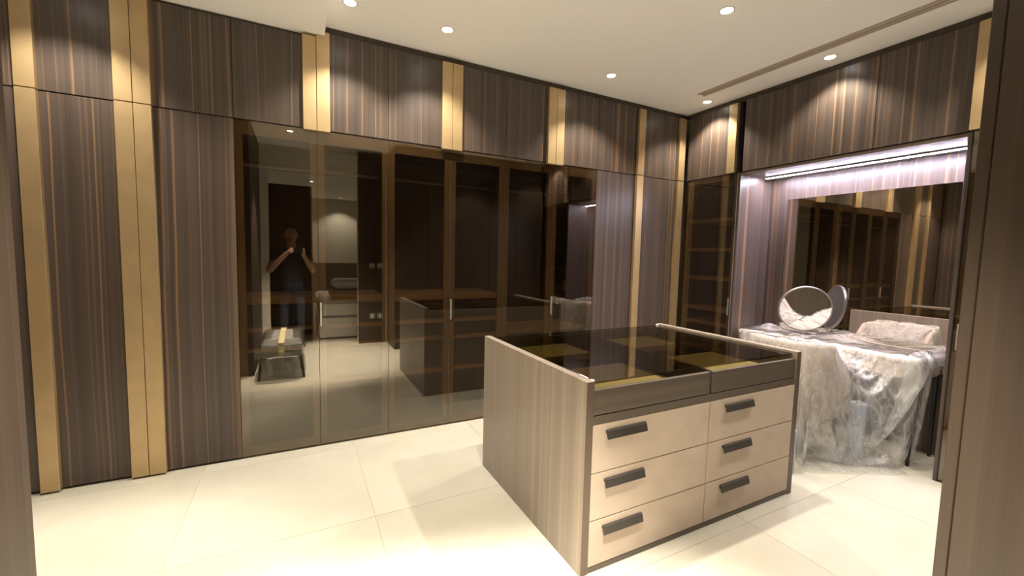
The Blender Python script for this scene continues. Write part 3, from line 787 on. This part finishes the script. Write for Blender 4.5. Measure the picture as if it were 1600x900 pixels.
# photographer -------------------------------------------------------
def person():
    t = thing('person', (-3.88, -3.68, 0), 'person in dark shirt and jeans raising a phone, mirrored in glass door', 'person')
    bm = bmesh.new()
    ox, oy = -3.87, -3.70
    P_ = lambda x, y, z: Vector((ox + x, oy + y, z))
    cap = lambda *a, **k: bm_capsule(bm, *a, **k)
    # torso
    cap(P_(0, 0, .98), P_(0, .005, 1.14), .155, .165, seg=20, flat=.78, fx=(1, 0, 0))
    cap(P_(0, .005, 1.14), P_(0, .0, 1.34), .165, .175, seg=20, flat=.72, fx=(1, 0, 0))
    cap(P_(-.14, 0, 1.43), P_(.14, 0, 1.43), .075, .075, seg=16)
    cap(P_(0, -.005, 1.44), P_(0, .02, 1.56), .066, .058, seg=16)
    # head
    cap(P_(0, .03, 1.615), P_(0, .015, 1.685), .068, .086, seg=20, flat=1.12, fx=(1, 0, 0))
    cap(P_(0, .045, 1.585), P_(0, .065, 1.575), .050, .036, seg=16)      # jaw and chin
    cap(P_(0, .105, 1.665), P_(0, .124, 1.628), .010, .015, seg=10)       # nose
    cap(P_(-.03, .092, 1.678), P_(.03, .092, 1.678), .012, .012, seg=10)   # brow
    for s in (-1, 1):
        cap(P_(s * .084, .01, 1.665), P_(s * .088, .012, 1.625), .014, .010, seg=10, flat=1.4)   # ears
        cap(P_(s * .085, 0, .95), P_(s * .105, .01, .52), .092, .062, seg=16)
        cap(P_(s * .105, .01, .52), P_(s * .115, -.02, .10), .062, .042, seg=16)
        cap(P_(s * .115, -.03, .045), P_(s * .135, .13, .035), .044, .036, seg=14)
    # arms: shoulder -> elbow -> wrist, hands at phone sides
    ph = Vector((CAM.x, CAM.y - .03, CAM.z))
    pr = Vector((math.cos(YAW), -math.sin(YAW), 0)); pf = Vector((math.sin(YAW), math.cos(YAW), 0)); pz = Vector((0, 0, 1))
    for s in (-1, 1):
        sh = P_(s * .20, 0, 1.42); wr = ph + pr * s * .115 - pf * .075 - pz * .045
        el = P_(s * .275, .10, 1.16)
        cap(sh, el, .062, .048, seg=14); cap(el, wr, .046, .030, seg=14)
        palm = ph + pr * s * .098 - pf * .03 - pz * .012
        cap(wr, palm, .028, .034, seg=12, flat=.7)
        # four fingers wrap in front of the phone edge, thumb behind
        for k in range(4):
            zo = .034 - .022 * k; ln_ = (.9, 1.0, .95, .78)[k]
            a = palm + pz * zo + pr * s * .010 + pf * .01; b2 = ph + pr * s * .094 + pz * zo * .95 + pf * .008; c = b2 - pr * s * .026 * ln_ + pf * .006
            cap(a, b2, .0095, .009, seg=8, caps=2); cap(b2, c, .009, .0075, seg=8, caps=2)
        a = palm - pz * .012 - pr * s * .004 - pf * .008; b2 = ph + pr * s * .070 - pz * .012 - pf * .024; c = ph + pr * s * .050 + pz * .004 - pf * .018
        cap(a, b2, .013, .0105, seg=8, caps=2); cap(b2, c, .0105, .008, seg=8, caps=2)
    o = mesh_from_bm('body', bm, ['skin', 'shirt', 'jeans', 'shoe'], (ox, oy, 0), t)
    md = o.modifiers.new('r', 'REMESH'); md.mode = 'VOXEL'; md.voxel_size = .0075
    sm = o.modifiers.new('s', 'SMOOTH'); sm.iterations = 4; sm.factor = .5
    dg = bpy.context.evaluated_depsgraph_get(); me = bpy.data.meshes.new_from_object(o.evaluated_get(dg))
    o.modifiers.clear(); o.data = me; me.materials.clear()
    for n_ in ('skin', 'shirt', 'jeans', 'shoe'): me.materials.append(MATS[n_])
    for p_ in me.polygons:
        c = p_.center; x, y, z = c.x, c.y, c.z; ax_ = abs(x)
        if z < .085: k = 3
        elif z < .96: k = 2
        elif z > 1.50 or (z > 1.475 and ax_ < .075): k = 0
        else:
            # short sleeves end a little above the elbow
            k = 0 if ((y > .075 and ax_ > .19 and z < 1.30) or y > .17) else 1
        p_.material_index = k; p_.use_smooth = True
    for s in (-1, 1):
        bm = bmesh.new(); bmesh.ops.create_uvsphere(bm, u_segments=12, v_segments=8, radius=.0125, matrix=Matrix.Translation(P_(s * .032, .093, 1.655)))
        e = mesh_from_bm('eye', bm, 'eye_white', P_(s * .032, .093, 1.655), t, True)
        bm = bmesh.new(); bmesh.ops.create_uvsphere(bm, u_segments=10, v_segments=6, radius=.007, matrix=Matrix.Translation(P_(s * .032, .101, 1.655)))
        mesh_from_bm('iris', bm, 'eye_dark', P_(s * .032, .101, 1.655), e, True)
    bm = bmesh.new(); bm_capsule(bm, P_(-.022, .104, 1.594), P_(.022, .104, 1.594), .006, .006, seg=8, caps=2)
    mesh_from_bm('mouth', bm, 'beard', P_(0, .104, 1.594), t, True)
    # phone, held just behind the lens position
    bm = bmesh.new()
    c0 = ph - pf * .003
    vs_ = [c0 + pr * a + pz * b2 + pf * c for a in (-.076, .076) for b2 in (-.037, .037) for c in (-.004, .004)]
    bv = [bm.verts.new(v) for v in vs_]
    for f in ((0, 1, 3, 2), (4, 6, 7, 5), (0, 4, 5, 1), (2, 3, 7, 6), (0, 2, 6, 4), (1, 5, 7, 3)): bm.faces.new([bv[i] for i in f])
    bmesh.ops.bevel(bm, geom=list(bm.edges), offset=.003, segments=2, affect='EDGES')
    o = mesh_from_bm('phone', bm, 'phone', c0); tag(o, 'dark smartphone held up in both hands in the mirrored view', 'phone')
person()
